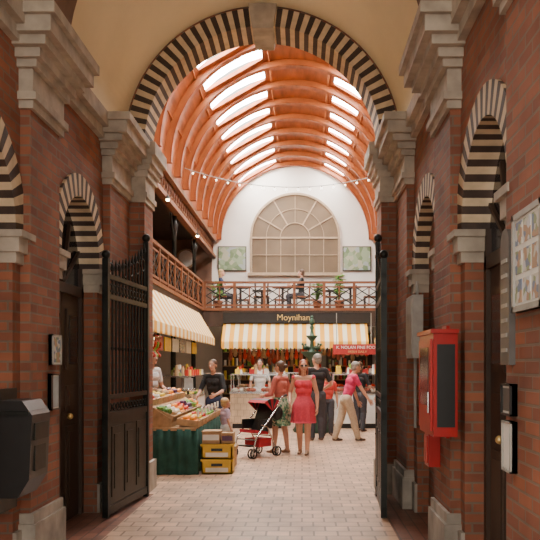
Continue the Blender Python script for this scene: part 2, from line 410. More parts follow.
# ------------------------------------------------------------ hall shell
HX=-.23; HR=2.6; HZ=5.72; YB=25; XL=-2.95; XR=2.5
v=MB()
nr=13; ys=[9.5+ (YB-9.5)*i/nr for i in range(nr+1)]
SK=[(math.radians(104),math.radians(136)),(math.radians(52),math.radians(68))]
for i in range(nr):
    y0,y1=ys[i],ys[i+1]
    cuts=[0]+[math.radians(x) for x in range(6,180,6)]+[math.pi]
    cuts=sorted(set([c for c in cuts if not any(a<c<b_ for a,b_ in SK)]+[x for s_ in SK for x in s_]))
    for a0,a1 in zip(cuts[:-1],cuts[1:]):
        issky=any(abs(a0-s_[0])<1e-6 for s_ in SK)
        segs=[(y0,y1,'vault')] if not issky else [(y0,y0+.25,'vault'),(y1-.25,y1,'vault')]
        for ya,yb,k in segs:
            q=[(HX+r*math.cos(a),HZ+r*math.sin(a)) for r,a in((HR,a0),(HR+.08,a0),(HR+.08,a1),(HR,a1))]
            v.prism(q,'y',ya,yb,k)
        if issky:
            m_=4
            for j in range(m_):
                b0=a0+(a1-a0)*j/m_;b1=a0+(a1-a0)*(j+1)/m_
                q=[(HX+r*math.cos(a),HZ+r*math.sin(a)) for r,a in((HR+.04,b0),(HR+.08,b0),(HR+.08,b1),(HR+.04,b1))]
                v.prism(q,'y',y0+.25,y1-.25,'sky')
v.obj('ceiling')
v=MB()
for i in range(1,nr+1):
    y=ys[i]-(.08 if i==nr else 0); arcshell(v,HX,HZ,HR-.13,HR,y-.07,y+.07,'rib',48)
    arcshell(v,HX,HZ,HR-.15,HR-.13,y-.09,y+.09,'vault',48)
for a in [math.radians(x) for x in(20,49,71,101,139,160)]:
    p=(HX+(HR-.01)*math.cos(a),HZ+(HR-.01)*math.sin(a))
    v.tube((p[0],9.5,p[1]),(p[0],YB,p[1]),.022,.022,'rib',6)
v.obj('trim_vault_ribs')
w=MB()
w.box(-5.2,4.8,YB,YB+.3,0,9,'white'); w.obj('wall_back')
w=MB(); w.box(-5.2,-5,9.5,YB,0,5.75,'aisle'); w.obj('wall_hall_left')
w=MB(); w.box(4.6,4.8,9.5,YB,0,5.75,'aisle'); w.obj('wall_hall_right')
w=MB(); w.box(-5.2,HX-HR-.08,9.5,YB,5.72,5.9,'dark'); w.box(HX+HR+.08,4.8,9.5,YB,5.72,5.9,'dark'); w.obj('ceiling_aisle')
b=MB(); wr=1.43; wz=5.78; wb=4.62; yw=YB-.04
pts=[(HX-wr,wb),(HX+wr,wb)]+[(HX+wr*math.cos(a),wz+wr*math.sin(a)) for a in np.linspace(0,math.pi,31)]
b.prism(pts,'y',yw,YB,'glass')
arcshell(b,HX,wz,wr,wr+.07,yw-.06,YB,'mull',30)
for x in(HX-wr-.04,HX+wr+.04): b.bar((x,yw-.02,wb),(x,yw-.02,wz),.07,.08,'mull')
b.box(HX-wr-.15,HX+wr+.15,yw-.1,YB,wb-.1,wb,'mull')
b.box(HX-wr,HX+wr,yw-.04,yw,wz-.03,wz+.03,'mull')
for a in [math.pi*j/6 for j in range(1,6)]:
    b.bar((HX+.5*math.cos(a),yw-.02,wz+.5*math.sin(a)),(HX+wr*math.cos(a),yw-.02,wz+wr*math.sin(a)),.022,.04,'mull')
arcshell(b,HX,wz,.48,.51,yw-.04,yw,'mull',20); arcshell(b,HX,wz,.95,.97,yw-.03,yw,'mull',24)
for i in range(1,6):
    x=HX-wr+2*wr*i/6; b.bar((x,yw-.02,wb),(x,yw-.02,wz),.025,.04,'mull')
b.box(HX-wr,HX+wr,yw-.03,yw,5.2,5.22,'mull')
b.obj('window_1')
for nm,x0,x1 in(('landscape_painting',-2.8,-1.85),('landscape_painting',1.35,2.3)):
    b=MB(); b.box(x0,x1,YB-.05,YB-.001,4.68,5.5,'dark'); b.box(x0+.03,x1-.03,YB-.06,YB-.05,4.71,5.47,'paint1'); b.obj(nm)
g=MB()
g.box(-5,XL,9.5,YB,2.98,3.2,'dark'); g.box(XR,4.6,9.5,YB,2.98,3.2,'dark'); g.box(XL,XR,22,YB,2.98,3.2,'dark')
g.box(XL,XL+.04,9.5,22,2.72,3.2,'dark'); g.box(XR-.04,XR,9.5,22,2.72,3.2,'dark'); g.box(XL,XR,21.96,22.02,2.68,3.2,'dark')
g.box(XL-.02,XL+.08,9.5,22,3.14,3.22,'wood'); g.box(XR-.08,XR+.02,9.5,22,3.14,3.22,'wood'); g.box(XL,XR,21.92,22.02,3.14,3.22,'wood')
g.obj('floor_gallery')
def balustrade(name,p0,p1,nb):
    b=MB(); p0=Vector(p0);p1=Vector(p1);d=(p1-p0);L=d.length;d.normalize();z=Vector((0,0,1))
    P=lambda u,h:p0+d*u+z*h
    b.bar(P(0,.75),P(L,.75),.09,.06,'wood'); b.bar(P(0,.62),P(L,.62),.04,.04,'wood'); b.bar(P(0,.08),P(L,.08),.06,.05,'wood')
    for i in range(nb+1):
        u=L*i/nb; b.bar(P(u,0),P(u,.78),.08,.08,'wood')
        if i<nb:
            v0=u+.04;v1=L*(i+1)/nb-.04;mid=(v0+v1)/2
            b.bar(P(v0,.1),P(v1,.61),.03,.03,'iron'); b.bar(P(v0,.61),P(v1,.1),.03,.03,'iron')
            b.bar(P(mid,.1),P(mid,.61),.03,.03,'wood'); b.bar(P(v0,.355),P(mid,.61),.02,.02,'iron');b.bar(P(mid,.61),P(v1,.355),.02,.02,'iron')
            b.bar(P(v0,.355),P(mid,.1),.02,.02,'iron');b.bar(P(mid,.1),P(v1,.355),.02,.02,'iron')
    return b.obj(name)
balustrade('balustrade',(XL+.02,9.6,3.22),(XL+.02,21.9,3.22),13)
balustrade('balustrade',(XR-.02,9.6,3.22),(XR-.02,21.9,3.22),13)
balustrade('balustrade',(XL+.1,21.97,3.22),(XR-.1,21.97,3.22),6)
b=MB()
for x,s_ in((XL,1),(XR,-1)):
    b.box(x-.08,x+.08,9.5,YB,5.1,5.2,'wood'); b.box(x-.1,x+.12*s_,9.5,YB,5.6,5.74,'wood')
    y=9.6
    while y<YB-.3:
        b.bar((x,y,5.2),(x,y+.3,5.6),.03,.03,'wood'); b.bar((x,y+.3,5.2),(x,y,5.6),.03,.03,'wood'); y+=.3
b.obj('trim_spring_beam')
for x in(XL,XR):
    for y in(11.3,14.6,17.9,21.2):
        b=MB(); b.lathe([(.13,0),(.13,.15),(.09,.2),(.07,.5),(.06,2.5),(.09,2.6),(.10,2.98)],(x-.12 if x<0 else x+.12,y,0),'iron',12)
        xx=x-.10 if x<0 else x+.10
        b.lathe([(.05,3.2),(.05,4.7),(.08,4.8),(.10,4.9),(.06,4.95),(.06,5.1)],(xx,y,0),'iron',12)
        for s_ in(-1,1):
            b.path([(xx,y+s_*.05,4.5),(xx,y+s_*.25,4.75),(xx,y+s_*.5,5.08)],.025,'iron',6)
        b.obj('iron_column')
for i,y in enumerate((12.5,15.5,18.5,21.5)):
    b=MB(); b.box(-5,-4.95,y-.5,y+.5,3.3,5.3,'blue' if i%2 else 'navyglass'); b.box(-4.96,-4.93,y-.03,y+.03,3.3,5.3,'mull'); b.box(-4.96,-4.93,y-.5,y+.5,4.3,4.36,'mull'); b.obj('window_%d'%(i+2))
b=MB(); b.box(-5,-3.0,YB-.04,YB,3.2,5.72,'aisle'); b.obj('wall_panel')
b=MB(); b.ball((-3.85,YB-.09,5.08),(.26,.02,.30),'whitep'); b.torus((-3.85,YB-.08,5.08),.30,.035,'y','mull'); b.obj('wall_mirror')
b=MB(); fp=lambda t:(-2.75+5.05*t,17.5,6.15-.45*4*t*(1-t)); pts=[fp(t) for t in np.linspace(0,1,25)]; b.path(pts,.010,'grey',5)
for t in np.linspace(.04,.96,18): p=fp(t); b.tube(p,(p[0],p[1],p[2]-.04),.01,.01,'black',5); b.ball((p[0],p[1],p[2]-.06),.022,'fairy',8,6)
b.obj('festoon_lights')
for c in((-2.72,15.2,4.98),(-2.72,19.5,4.98),(2.28,19.0,4.98)): spot('gallery_spotlight',c)

# ------------------------------------------------------------ awnings
def awning(name,axis,fix0,fix1,a0,a1,ztop,zlo,zval,k,per=.26):
    b=MB(); n=int(round((a1-a0)/per)); st=(a1-a0)/n
    def P(f,a,z): return (f,a,z) if axis=='y' else (a,f,z)
    v=[P(fix0,a0,ztop),P(fix0,a1,ztop),P(fix1,a1,zlo),P(fix1,a0,zlo),P(fix0,a0,ztop-.012),P(fix0,a1,ztop-.012),P(fix1,a1,zlo-.012),P(fix1,a0,zlo-.012)]
    b.add(v,[(0,1,2,3),(7,6,5,4),(0,3,7,4),(1,5,6,2),(0,4,5,1),(3,2,6,7)],k)
    t=.006
    for i in range(n*2):
        u0=a0+st*i/2;u1=u0+st/2
        pl=[(u0,zlo),(u1,zlo),(u1,zval+.05)]+[(u0+(u1-u0)*(1-j/6),zval+.05-.05*math.sin(math.pi*j/6)) for j in range(1,6)]+[(u0,zval+.05)]
        b.prism(pl,'x' if axis=='y' else 'y',fix1-t,fix1+t,k)
    return b.obj(name)
awning('striped_awning','y',XL+.05,XL+.48,9.9,21.2,3.02,2.30,2.10,'awnY',.25)
awning('striped_awning','y',XR-.05,XR-.45,9.9,21.2,3.02,2.30,2.10,'awnY',.25)
awning('striped_awning','x',21.95,21.35,-2.3,1.9,2.76,2.22,2.0,'awnX')
sg=MB(); sg.box(-2.3,2.0,21.88,21.91,2.78,3.1,'black'); sg.box(-2.32,2.02,21.86,21.91,3.08,3.12,'dark'); so=sg.obj('shop_sign')
text('lettering','Moynihan',(-.25,21.86,2.93),(math.pi/2,0,0),.25,'gold',so)
sg=MB(); sg.box(.85,2.2,20.6,20.66,1.84,2.12,'redsign'); sg.bar((.95,20.63,2.12),(.95,20.63,2.98),.02,.02,'grey'); sg.bar((1.9,20.63,2.12),(1.9,20.63,2.98),.02,.02,'grey'); so=sg.obj('hanging_sign')
text('lettering','K. NOLAN FINE FOOD',(1.52,20.59,2.03),(math.pi/2,0,0),.115,'whitep',so); text('lettering_lower','FRESH DAILY',(1.52,20.59,1.91),(math.pi/2,0,0),.09,'gold',so)
for q in((-3.9,11,-3.9,12.6),(-3.9,14,-3.9,15.6),(-3.9,17,-3.9,18.6),(3.5,12,3.5,13.6),(3.5,16,3.5,17.6),(3.5,19.5,3.5,21.1),(-1.9,23.2,-.5,23.2),(.4,23.2,1.8,23.2)):  # fill lights added under the galleries to brighten the area below the awnings
    b=MB(); x0,y0,x1,y1=q; e=.04
    b.box(min(x0,x1)-e,max(x0,x1)+e,min(y0,y1)-e,max(y0,y1)+e,2.93,2.98,'whitep'); b.tube((x0,y0,2.91),(x1,y1,2.91),.025,.025,'filltube',8); b.obj('added_fill_light')
# ------------------------------------------------------------ shops
def counter(name,x0,x1,y0,y1,front='whitep',goods=('meat','tom','whv','brn'),h=.85):
    b=MB(); b.box(x0+.05,x1-.05,y0+.05,y1-.05,0,.12,'black'); b.box(x0,x1,y0,y1,.12,h,front); b.box(x0-.02,x1+.02,y0-.02,y1+.02,h,h+.05,'chrome')
    along=(x1-x0>y1-y0); L=max(x1-x0,y1-y0)
    n=int(L/.3)
    for i in range(n):
        for j in range(2):
            k=random.choice(goods)
            for q in range(6):
                u=(i+.5)/n; jx=random.uniform(-.1,.1);jy=random.uniform(-.08,.08)
                if along: c=(x0+(x1-x0)*u+jx,y0+(y1-y0)*(.3+.4*j)+jy,h+.09)
                else: c=(x0+(x1-x0)*(.3+.4*j)+jy,y0+(y1-y0)*u+jx,h+.09)
                b.ball(c,(.07,.06,.045),k,8,5)
    for x in(x0+.02,x1-.02):
        for y in(y0+.02,y1-.02): b.bar((x,y,h+.05),(x,y,h+.45),.025,.025,'chrome')
    b.box(x0,x1,y0,y1,h+.45,h+.48,'chrome')
    for i in range(n):
        u=x0+(x1-x0)*(i+.5)/n if along else y0+(y1-y0)*(i+.5)/n
        if along: b.box(u-.06,u+.06,y0+.02,y0+.08,h+.48,h+.60,random.choice(['paper','yel','goods','redsign']))
        else: b.box(x1-.08,x1-.02,u-.06,u+.06,h+.48,h+.60,random.choice(['paper','yel','goods','tom']))
        for q in range(3):
            rr=random.uniform(.03,.06); hh=random.uniform(.1,.26); dx=random.uniform(-.08,.08); dy=random.uniform(.2,.5)
            if along: c=(u+dx,y0+dy,h+.48)
            else: c=(x0+dy*.7,u+dx,h+.48)
            b.tube(c,(c[0],c[1],c[2]+hh),rr,rr*.7,random.choice(['tom','yel','paper','brn','goods','leaf2','meat']),8)
    return b.obj(name)
counter('shop_counter',-1.75,-.35,18.3,19.0,'tile'); counter('shop_counter',.75,2.3,18.3,19.0,'whitep')
counter('shop_counter',-2.85,-2.3,15.2,17.7,'whitep',('yel','orange','leaf2','tom'))
counter('shop_counter',-1.9,2.2,22.2,22.8,'tile')
b=MB()
for x0 in(-2.6,-.9,.8):
    b.box(x0,x0+1.5,24.5,24.98,0,2.6,'dark')
    for z in(.6,1.05,1.5,1.95): 
        b.box(x0+.04,x0+1.46,24.35,24.5,z,z+.03,'crate')
        u=x0+.1
        while u<x0+1.4:
            r=random.uniform(.03,.06); hh=random.uniform(.12,.3); b.tube((u,24.42,z+.03),(u,24.42,z+.03+hh),r,r*.8,random.choice(['tom','yel','paper','brn','goods','leaf2']),8); u+=r*2+.03
b.obj('shop_shelving')
b=MB()
for y0 in(10.2,13.0,15.8,18.6):
    b.box(-4.98,-4.6,y0,y0+2.5,0,2.7,'aisle')
    for z in(.9,1.3,1.7,2.1):
        b.box(-4.6,-4.35,y0,y0+2.5,z,z+.03,'crate'); u=y0+.1
        while u<y0+2.4:
            r=random.uniform(.04,.08); hh=random.uniform(.12,.3); b.tube((-4.47,u,z+.03),(-4.47,u,z+.03+hh),r,r*.8,random.choice(['tom','yel','paper','brn','orange','leaf2']),8); u+=r*2+.03
b.obj('shop_shelving')
def hangers(name,x0,x1,y,z,n):
    b=MB(); b.tube((x0,y,z),(x1,y,z),.015,.015,'chrome',6)
    b.tube((x0+.05,y,z),(x0+.05,y,2.98),.01,.01,'chrome',6); b.tube((x1-.05,y,z),(x1-.05,y,2.98),.01,.01,'chrome',6)
    for i in range(n):
        x=x0+(x1-x0)*(i+.5)/n; L=random.uniform(.2,.42); k=random.choice(['meat','meat','brn','tom','brn'])
        b.tube((x,y,z),(x,y,z-.06),.005,.005,'chrome',5); b.ball((x,y,z-.06-L/2),(.05,.05,L/2),k,8,6); b.ball((x,y,z-.06-L*.7),(.065,.06,L/3),k,8,6)
    return b.obj(name)
hangers('hanging_meats',-2.2,2.0,22.4,2.1,30)
hangers('hanging_meats',-1.7,-.4,22.9,2.0,10)
b=MB()
for i in range(6):
    y=14.9+i*1.0; b.box(-2.93,-2.91,y,y+.8,1.85,2.15,random.choice(['paper','yel','redsign','paint2'])); b.tube((-2.92,y+.1,2.15),(-2.92,y+.1,2.98),.006,.006,'grey',5); b.tube((-2.92,y+.7,2.15),(-2.92,y+.7,2.98),.006,.006,'grey',5)
b.obj('stall_price_boards')
# bunches hung above the vegetable stall
b=MB(); b.tube((-2.62,10.9,2.05),(-2.62,13.9,2.05),.012,.012,'chrome',6)
for y in(11,13.8): b.tube((-2.62,y,2.05),(-2.62,y,2.4),.008,.008,'chrome',5)
for i in range(12):
    y=11.05+i*.24; k=random.choice(['yel','whv','leaf2','tom']); b.tube((-2.62,y,2.05),(-2.62,y,1.95),.004,.004,'crate',4)
    for q in range(7):
        a=q*.9; b.ball((-2.62+.035*math.cos(a),y+.035*math.sin(a),1.93-q*.035),(.03,.03,.04),k,7,5)
b.obj('hanging_produce')
for c in((-3.3,11.8,2.3),(-3.3,14,2.3),(-3.3,17,2.3),(-1.5,22.6,2.45),(-.2,22.6,2.45),(1.1,22.6,2.45)):
    b=MB(); b.tube((c[0],c[1],c[2]),(c[0],c[1],2.98),.008,.008,'black',5); b.lathe([(.03,.0),(.05,-.02),(.13,-.12),(.135,-.13)],c,'black',14); b.ball((c[0],c[1],c[2]-.14),.05,'bulb'); b.obj('pendant_lamp')
# ------------------------------------------------------------ vegetable stall
st=empty('vegetable_stall',(-1.98,12.2,0))
b=MB(); x0,x1,y0,y1=-2.45,-1.5,10.6,13.8
per=[]
def edge(pa,pb,n,nx,ny):
    for i in range(n):
        t=i/n; w_=.018*math.sin(i*1.3)+.012*math.sin(i*.47+1); per.append((pa[0]+(pb[0]-pa[0])*t+nx*w_,pa[1]+(pb[1]-pa[1])*t+ny*w_))
edge((x0,y0),(x1,y0),34,0,-1); edge((x1,y0),(x1,y1),100,1,0); edge((x1,y1),(x0,y1),30,0,1); edge((x0,y1),(x0,y0),90,-1,0)
n=len(per); cx,cy=(x0+x1)/2,(y0+y1)/2
v=[]
for z,sc in((.0,1.02),(.35,1.01),(.64,1.0)): v+=[(cx+(p[0]-cx)*sc,cy+(p[1]-cy)*(1+(sc-1)*.3),z) for p in per]
f_=[(j*n+i,j*n+(i+1)%n,(j+1)*n+(i+1)%n,(j+1)*n+i) for j in range(2) for i in range(n)]+[tuple(2*n+i for i in range(n))]
b.add(v,f_,'greencloth',True); b.obj('cloth',st,recalc=True)
b=MB()
b.box(x0,x1,y0,y1,.62,.66,'crate')
b.prism([(x0,.66),(x1-.36,.66),(x1-.36,.78),(x0+.28,.98),(x0,.98)],'y',y0+.05,y1,'crate'); b.obj('tiered_board',st)
cr=MB(); fr=MB()
kinds=['orange','yel','tom','leaf2','green','pur','brn','whv','leaf2','yel','orange']
def crate(cx,cy,z,tilt,k,w_=.30,l_=.40,h_=.09):
    R=rotm('Y',tilt); c=Vector((cx,cy,z))
    T=lambda p:c+R@Vector(p)
    cr.obox(T((0,0,.01)),(w_,l_,.02),R,'crate')
    for s_ in(-1,1):
        cr.obox(T((s_*w_/2,0,h_/2)),(.015,l_,h_),R,'crate'); cr.obox(T((0,s_*l_/2,h_/2)),(w_,.015,h_),R,'crate')
    if k=='green' or k=='leaf2':
        for q in range(9):
            p=T((random.uniform(-w_*.33,w_*.33),random.uniform(-l_*.38,l_*.38),h_*.9))
            fr.ball(p,(.065,.065,.05),k,8,5,R=rotm('X',random.uniform(-.6,.6)))
            for e in range(4):
                a=random.uniform(0,6.28); fr.ball(p+Vector((math.cos(a)*.05,math.sin(a)*.05,.02)),(.045,.03,.012),random.choice(['green','leaf2']),6,4,R=rotm('Z',a)@rotm('Y',-.7))
    else:
        r={'orange':.04,'yel':.036,'tom':.036,'pur':.045,'brn':.045,'whv':.035}[k]
        nx=int(w_/(2*r)); ny=int(l_/(2*r))
        for lay in range(2):
            for i in range(nx-lay):
                for j in range(ny-lay):
                    p=T(((i+.5+lay*.5)*w_/nx-w_/2,(j+.5+lay*.5)*l_/ny-l_/2,h_*.55+r*1.3*lay))
                    s_=random.uniform(.9,1.05); fr.ball(p,(r*s_,r*s_*(1.5 if k=='pur' else 1),r*s_),k,8,6)
i=0
yy=y0+.28
while yy<y1-.15:
    crate(x1-.14,yy,.68,.12,kinds[i%11]); crate(x1-.50,yy,.80,.42,kinds[(i*3+4)%11]); crate(x0+.16,yy,1.0,.2,kinds[(i*5+2)%11]); i+=1; yy+=.43
cr.obj('crates',st); fr.obj('fruit_and_vegetables',st)
b=MB()
for q in range(7):
    y=10.9+q*.42; b.box(x1-.02,x1+.0,y-.05,y+.05,.80,.90,'paper'); b.tube((x1-.01,y,.68),(x1-.01,y,.82),.005,.005,'chrome',5)
b.obj('price_tags',st)
b=MB(); b.box(-2.30,-2.0,14.0,14.3,.0,.9,'whitep'); b.box(-2.27,-2.03,14.03,14.27,.9,1.0,'chrome'); b.lathe([(.02,0),(.02,.05),(.15,.06),(.18,.1)],(-2.15,14.15,1.0),'chrome'); b.box(-2.23,-2.07,14.2,14.26,1.05,1.3,'grey'); b.obj('weighing_scales_stand')
def plastic_crate(name,cx,cy,z,k,w_=.44,l_=.34,h_=.21):
    b=MB(); 
    b.box(cx-w_/2,cx+w_/2,cy-l_/2,cy+l_/2,z,z+.02,k)
    for s_ in(-1,1):
        b.box(cx+s_*w_/2-s_*.02,cx+s_*w_/2,cy-l_/2,cy+l_/2,z,z+h_,k)
        b.box(cx-w_/2,cx+w_/2,cy+s_*l_/2-s_*.02,cy+s_*l_/2,z,z+h_,k)
        b.box(cx-w_/2-.01,cx+w_/2+.01,cy+s_*l_/2-s_*.01,cy+s_*(l_/2+.012),z+h_-.03,z+h_,k)
    b.box(cx-.08,cx+.08,cy-l_/2-.006,cy-l_/2,z+.11,z+.15,'black'); b.box(cx-.16,cx+.16,cy-l_/2-.004,cy-l_/2,z+.03,z+.09,'paper')
    return b.obj(name)
for z in(0,.215): plastic_crate('produce_crate',-1.21,10.82,z,'yellow')
b=MB(); b.box(-1.42,-1.17,10.66,10.98,.43,.60,'card'); b.box(-1.41,-1.18,10.655,10.66,.48,.56,'paper'); b.box(-1.43,-1.295,10.65,10.99,.60,.607,'card'); b.box(-1.295,-1.16,10.65,10.99,.602,.609,'card'); b.obj('cardboard_box')
b=MB(); b.box(-1.15,-.98,10.68,10.98,.43,.58,'card'); b.box(-1.14,-.99,10.675,10.68,.47,.54,'pur'); b.bar((-1.15,10.69,.6),(-.98,10.69,.6),.03,.01,'card'); b.obj('cardboard_box')
b=MB(); b.box(-1.42,-1.02,11.3,11.75,0,.30,'crate'); b.box(-1.43,-1.0,11.28,11.77,.26,.32,'crate')
for q in range(14): b.ball((random.uniform(-1.37,-1.08),random.uniform(11.36,11.7),.33),.05,'orange' if q%2 else 'yel',8,6)
b.obj('orange_crate')
# ------------------------------------------------------------ fountain
b=MB(); b.lathe([(.42,0),(.45,.05),(.40,.12),(.36,.45),(.46,.55),(.46,.6),(.40,.6),(.38,.5),(.1,.45),(.09,.7),(.06,.9),(.10,1.05),(.06,1.2),(.05,1.6),(.10,1.7),(.24,1.82),(.26,1.86),(.08,1.84),(.05,1.95),(.04,2.1),(.12,2.2),(.14,2.23),(.05,2.24),(.03,2.35),(.05,2.42),(.02,2.5)],(.23,17.4,0),'verd',24)
for a in range(4):
    an=a*math.pi/2+.6; c=Vector((.23+.17*math.cos(an),17.4+.17*math.sin(an),1.95)); b.ball(c,(.09,.05,.05),'verd',8,6,R=rotm('Z',an)); b.ball(c+Vector((math.cos(an)*.09,math.sin(an)*.09,.08)),.03,'verd',8,6); b.tube(c+Vector((math.cos(an)*.05,math.sin(an)*.05,.02)),c+Vector((math.cos(an)*.09,math.sin(an)*.09,.08)),.02,.018,'verd',6)
b.ball((.23,17.4,2.55),(.06,.06,.09),'verd'); b.ball((.23,17.4,2.66),.035,'verd'); b.obj('iron_fountain')

# ------------------------------------------------------------ balcony furniture
def chair(name,x,y,z,yaw):
    b=MB(); R=rotm('Z',yaw); T=lambda p:Vector((x,y,z))+R@Vector(p)
    for sx in(-.19,.19):
        b.tube(T((sx,.18,0)),T((sx,.18,.45)),.018,.018,'dark',6); b.tube(T((sx,-.19,0)),T((sx,-.23,.92)),.018,.018,'dark',6)
    b.obox(T((0,0,.45)),(.42,.42,.04),R,'wood')
    for h in(.6,.74,.88): b.obox(T((0,-.22,h)),(.38,.02,.07),R,'dark')
    b.bar(T((-.19,.18,.2)),T((.19,.18,.2)),.02,.02,'dark')
    return b.obj(name)
def table(name,x,y,z):
    b=MB(); b.lathe([(.25,0),(.25,.03),(.04,.06),(.035,.7),(.12,.72),(.32,.73),(.32,.76)],(x,y,z),'dark',20); b.tube((x+.1,y,z+.76),(x+.1,y,z+.9),.03,.035,'whitep'); b.ball((x-.12,y,z+.78),(.08,.08,.02),'whitep'); return b.obj(name)
for x,y in((-1.9,23.2),(-.6,23.2),(1.5,23.2),(-1.3,24.3),(.9,24.3)):
    table('cafe_table',x,y,3.2)
    chair('cafe_chair',x-.62,y,3.2,-math.pi/2); chair('cafe_chair',x+.62,y,3.2,math.pi/2)
def plant(name,x,y,z,h=.5,r=.3):
    b=MB(); b.lathe([(.09,0),(.14,.25),(.15,.27),(.12,.27)],(x,y,z),'pot',14)
    for i in range(60):
        a=random.uniform(0,6.28);rr=random.uniform(.2,1)*r; hh=random.uniform(.3,1)*h
        p=Vector((x,y,z+.25)); q=p+Vector((math.cos(a)*rr*.6,math.sin(a)*rr*.6,hh)); e=q+Vector((math.cos(a)*rr*.5,math.sin(a)*rr*.5,-.03))
        b.tube(p,q,.005,.004,'green',4); b.ball((q+e)/2,(.08,.035,.012),random.choice(['green','leaf2']),6,4,R=rotm('Z',a)@rotm('Y',.2))
    return b.obj(name)
plant('potted_plant',.45,22.35,3.2,.6,.22); plant('potted_plant',1.1,22.35,3.2,.8,.24); plant('potted_plant',-2.5,22.4,3.2,.6,.26)
# ------------------------------------------------------------ stroller
def stroller(name,x,y,yaw):
    b=MB(); R=rotm('Z',yaw); T=lambda *p:Vector((x,y,0))+R@Vector(p)
    for sx in(-.22,.22):
        for wy in(.32,-.28):
            for dx in(-.03,.03):
                cc=T(sx+dx,wy,.085); pts=[cc+R@Vector((0,.072*math.cos(2*math.pi*i/14),.072*math.sin(2*math.pi*i/14))) for i in range(15)]
                for p,q in zip(pts[:-1],pts[1:]): b.tube(p,q,.013,.013,'black',6)
                for i in range(0,14,3): b.tube(cc,pts[i],.005,.005,'grey',4)
            b.tube(T(sx-.04,wy,.085),T(sx+.04,wy,.085),.012,.012,'grey',6)
        b.path([T(sx,.32,.085),T(sx,.22,.35),T(sx,-.25,.78),T(sx,-.42,1.0),T(sx*.95,-.5,1.02)],.014,'chrome',6)
        b.path([T(sx,-.28,.085),T(sx,-.05,.5),T(sx,.12,.55)],.013,'chrome',6)
        b.tube(T(sx*.95,-.42,1.0),T(sx*.95,-.54,1.03),.02,.02,'black',8)
    b.tube(T(-.22,.22,.3),T(.22,.22,.3),.012,.012,'chrome',6); b.tube(T(-.22,-.15,.35),T(.22,-.15,.35),.012,.012,'chrome',6)
    Rs=R@rotm('X',.15); b.obox(T(0,.05,.42),(.36,.34,.05),Rs,'redfab'); Rb=R@rotm('X',.45); b.obox(T(0,-.19,.65),(.36,.05,.5),Rb,'black')
    for sx in(-.185,.185): b.obox(T(sx,-.02,.55),(.02,.34,.16),R,'black')
    b.obox(T(0,.25,.2),(.3,.12,.02),R,'black'); b.obox(T(0,-.05,.24),(.34,.3,.14),R,'redfab')
    for j in range(5):
        a0=.75+j*.3;a1=a0+.3; q=[]
        for a in(a0,a1):
            for sx in(-.2,.2): q.append(T(sx,-.2+.28*math.cos(a),.76+.22*math.sin(a)))
        b.add(q,[(0,1,3,2)],'redfab' if j%2==0 else 'black')
        for sx in(-.2,.2): b.add([T(sx,-.2,.76),T(sx,-.2+.28*math.cos(a0),.76+.22*math.sin(a0)),T(sx,-.2+.28*math.cos(a1),.76+.22*math.sin(a1))],[(0,1,2)],'redfab' if j%2==0 else 'black')
    b.ball(T(.05,-.45,.78),(.13,.08,.15),'paper',10,8); b.ball(T(-.1,-.42,.72),(.1,.07,.13),'black',10,8)
    return b.obj(name)
stroller('baby_stroller',-.78,12.75,math.radians(140))

# ------------------------------------------------------------ people
def cmat(name,c,r=.8,n=.12): return mat(name,c,r,noise=n,ns=30)
SK1=cmat('skin_fair',(.58,.31,.21),.5,.05); SK2=cmat('skin_tan',(.46,.24,.15),.5,.05)
HB=cmat('hair_brown',(.09,.045,.025),.5,.4); HG=cmat('hair_grey',(.27,.24,.21),.6,.3); HRd=cmat('hair_auburn',(.24,.05,.02),.5,.4); HD=cmat('hair_dark',(.02,.015,.012),.5,.4); HL=cmat('hair_blond',(.45,.29,.13),.5,.3)
EYE=cmat('eye_dark',(.02,.015,.01),.2); EYW=cmat('eye_white',(.8,.78,.75),.3); LIP=cmat('lips',(.45,.12,.10),.4)
def ik(a,c,l1,l2,hint):
    a=Vector(a);c=Vector(c);d=c-a;L=min(d.length,(l1+l2)*.999); d.normalize(); c=a+d*L
    x=(l1*l1-l2*l2+L*L)/(2*L); h=math.sqrt(max(l1*l1-x*x,0)); hv=Vector(hint)-d*Vector(hint).dot(d); hv.normalize()
    return a+d*x+hv*h,c
